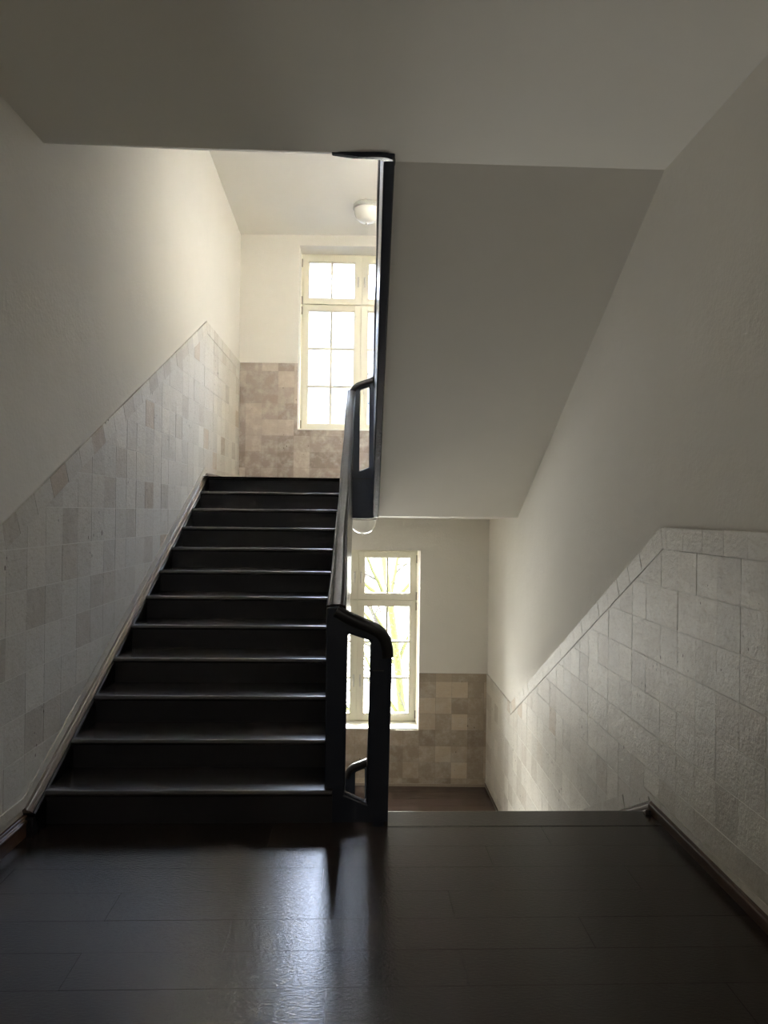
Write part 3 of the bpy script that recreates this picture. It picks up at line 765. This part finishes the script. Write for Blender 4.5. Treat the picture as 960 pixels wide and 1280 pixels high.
# ------------------------------------------------------------------ TREE outside
def tube(bm, pts, seg=6):
    rings = []
    for i, (p, r) in enumerate(pts):
        a = Vector(pts[max(0, i-1)][0]); b = Vector(pts[min(len(pts)-1, i+1)][0]); d = (b-a).normalized()
        q = d.to_track_quat('Z', 'Y'); rings.append([bm.verts.new(Vector(p)+q@Vector((r*math.cos(2*math.pi*k/seg), r*math.sin(2*math.pi*k/seg), 0))) for k in range(seg)])
    for a, b in zip(rings, rings[1:]):
        for k in range(seg): bm.faces.new((a[k], a[(k+1) % seg], b[(k+1) % seg], b[k]))
    bm.faces.new(rings[-1])
def grow(bt, bb, tips, p, d, L, r, lev, rnd):
    n = 5; pts = [(p.copy(), r)]
    for i in range(n):
        d = (d+Vector((rnd.uniform(-.25, .25), rnd.uniform(-.25, .25), rnd.uniform(-.12, .2)))).normalized()
        p = p+d*(L/n); pts.append((p.copy(), r*(1-0.55*(i+1)/n)))
    tube(bt if lev < 2 else bb, pts, 8 if lev < 2 else 4)
    if lev >= 4: tips.append(p); return
    for k in range(rnd.choice((3, 3, 4))):
        i = rnd.randint(2, n); q, rr = pts[i]
        nd = (d+Vector((rnd.uniform(-1, 1), rnd.uniform(-1, 1), rnd.uniform(-.5, .7)))).normalized()
        grow(bt, bb, tips, q.copy(), nd, L*rnd.uniform(.55, .75), rr*0.62, lev+1, rnd)
def tree(x, y, z, h, seed, label, lean):
    r = random.Random(seed); bt, bb = bmesh.new(), bmesh.new(); tips = []
    t = thing('tree', label, 'tree', (x, y, z), None)
    trunk = [(Vector((x+lean*k*k*.02, y, z+h*k/6)), 0.15*(1-.09*k)) for k in range(7)]
    tube(bt, trunk, 10)
    for k in range(2, 7):
        for _ in range(4):
            q = trunk[k][0]; grow(bt, bb, tips, q.copy(), Vector((r.uniform(-1, 1), r.uniform(-.6, .6), r.uniform(.1, .9))).normalized(), h*.28, .055, 1, r)
    part('trunk', bt, M_MOSS, t, smooth=True); part('twigs', bb, M_BARK, t)
    bl = bmesh.new()
    for q in tips:
        for _ in range(9):
            c0 = q+Vector((r.gauss(0, .16), r.gauss(0, .16), r.gauss(0, .16))); s_ = r.uniform(.02, .05)
            rot = Matrix.Rotation(r.uniform(0, 6.3), 3, Vector((r.uniform(-1, 1), r.uniform(-1, 1), r.uniform(-1, 1))).normalized())
            bl.faces.new([bl.verts.new(c0+rot@Vector(v)) for v in ((-s_, 0, 0), (0, -s_*.5, 0), (s_, 0, .01), (0, s_*.5, 0))])
    o = part('leaves', bl, M_LEAF, t, flip=False); o['kind'] = 'stuff'
tree(1.35, 17.5, -7.5, 8.2, 5, 'budding tree with mossy bark seen outside through the lower window', -1.0)

bm = bmesh.new(); prism(bm, [(-3.5, 9.46, 5.20), (-3.5, 10.95, 5.12), (-3.5, 10.95, 5.28), (-3.5, 9.46, 5.75)], (7, 0, 0)); struct('added_sky_blocker', bm, M_TRIM)  # added unseen overhang, keeps high sky light off the upper window

# ------------------------------------------------------------------ LIGHT
SKY_LOW, SKY_HIGH, SKY_SIDE = 10.5, 240.0, 140.0
w = bpy.data.worlds.new('sky'); scn.world = w; w.use_nodes = True
bg = w.node_tree.nodes['Background']; nt = w.node_tree      # bright overcast sky, brighter overhead than at the horizon
tc = N(nt, 'ShaderNodeTexCoord'); sx = N(nt, 'ShaderNodeSeparateXYZ'); nt.links.new(tc.outputs['Generated'], sx.inputs[0])
mr = N(nt, 'ShaderNodeMapRange', interpolation_type='SMOOTHSTEP'); mr.inputs['From Min'].default_value = 0.2; mr.inputs['From Max'].default_value = 0.5
mr.inputs['To Min'].default_value = SKY_LOW;  mr.inputs['To Max'].default_value = SKY_HIGH
nt.links.new(sx.outputs['Z'], mr.inputs['Value']); gr = N(nt, 'ShaderNodeMapRange'); gr.inputs['From Min'].default_value = -0.6; gr.inputs['From Max'].default_value = -0.12
gr.inputs['To Min'].default_value = 28.0; gr.inputs['To Max'].default_value = 0.0; nt.links.new(sx.outputs['Z'], gr.inputs['Value'])   # glow added below the horizon to lift the lower level
ad = N(nt, 'ShaderNodeMath', operation='ADD'); nt.links.new(mr.outputs[0], ad.inputs[0]); nt.links.new(gr.outputs[0], ad.inputs[1]); ax = N(nt, 'ShaderNodeMath', operation='ABSOLUTE'); nt.links.new(sx.outputs['X'], ax.inputs[0])      # sky brightness added to both sides, for the walls near the windows
sd = N(nt, 'ShaderNodeMapRange', interpolation_type='SMOOTHSTEP'); sd.inputs['From Min'].default_value = 0.55; sd.inputs['From Max'].default_value = 0.95; sd.inputs['To Max'].default_value = SKY_SIDE
nt.links.new(ax.outputs[0], sd.inputs['Value'])
a2 = N(nt, 'ShaderNodeMath', operation='ADD'); nt.links.new(ad.outputs[0], a2.inputs[0]); nt.links.new(sd.outputs[0], a2.inputs[1]); nt.links.new(a2.outputs[0], bg.inputs['Strength'])
bg.inputs['Color'].default_value = (0.95, 0.97, 1.0, 1)
for n_, (z0, z1) in (('upper_window_daylight', WUP), ('lower_window_daylight', WLO)):
    l = bpy.data.lights.new(n_, 'AREA'); l.shape = 'RECTANGLE'; l.size = WX1-WX0; l.size_y = z1-z0; l.cycles.is_portal = True
    o = bpy.data.objects.new(n_, l); COL.objects.link(o); o.location = ((WX0+WX1)/2, 9.41, (z0+z1)/2); o.rotation_euler = (math.radians(-90), 0, 0)

vs = scn.view_settings; vs.view_transform = 'Standard'; vs.look = 'None'; vs.gamma = 1; vs.use_curve_mapping = False; vs.exposure = 0.0
cyc = scn.cycles
cyc.max_bounces = 16; cyc.diffuse_bounces = 12; cyc.glossy_bounces = 6; cyc.transparent_max_bounces = 12
cyc.use_denoising = True; cyc.sample_clamp_indirect = 20
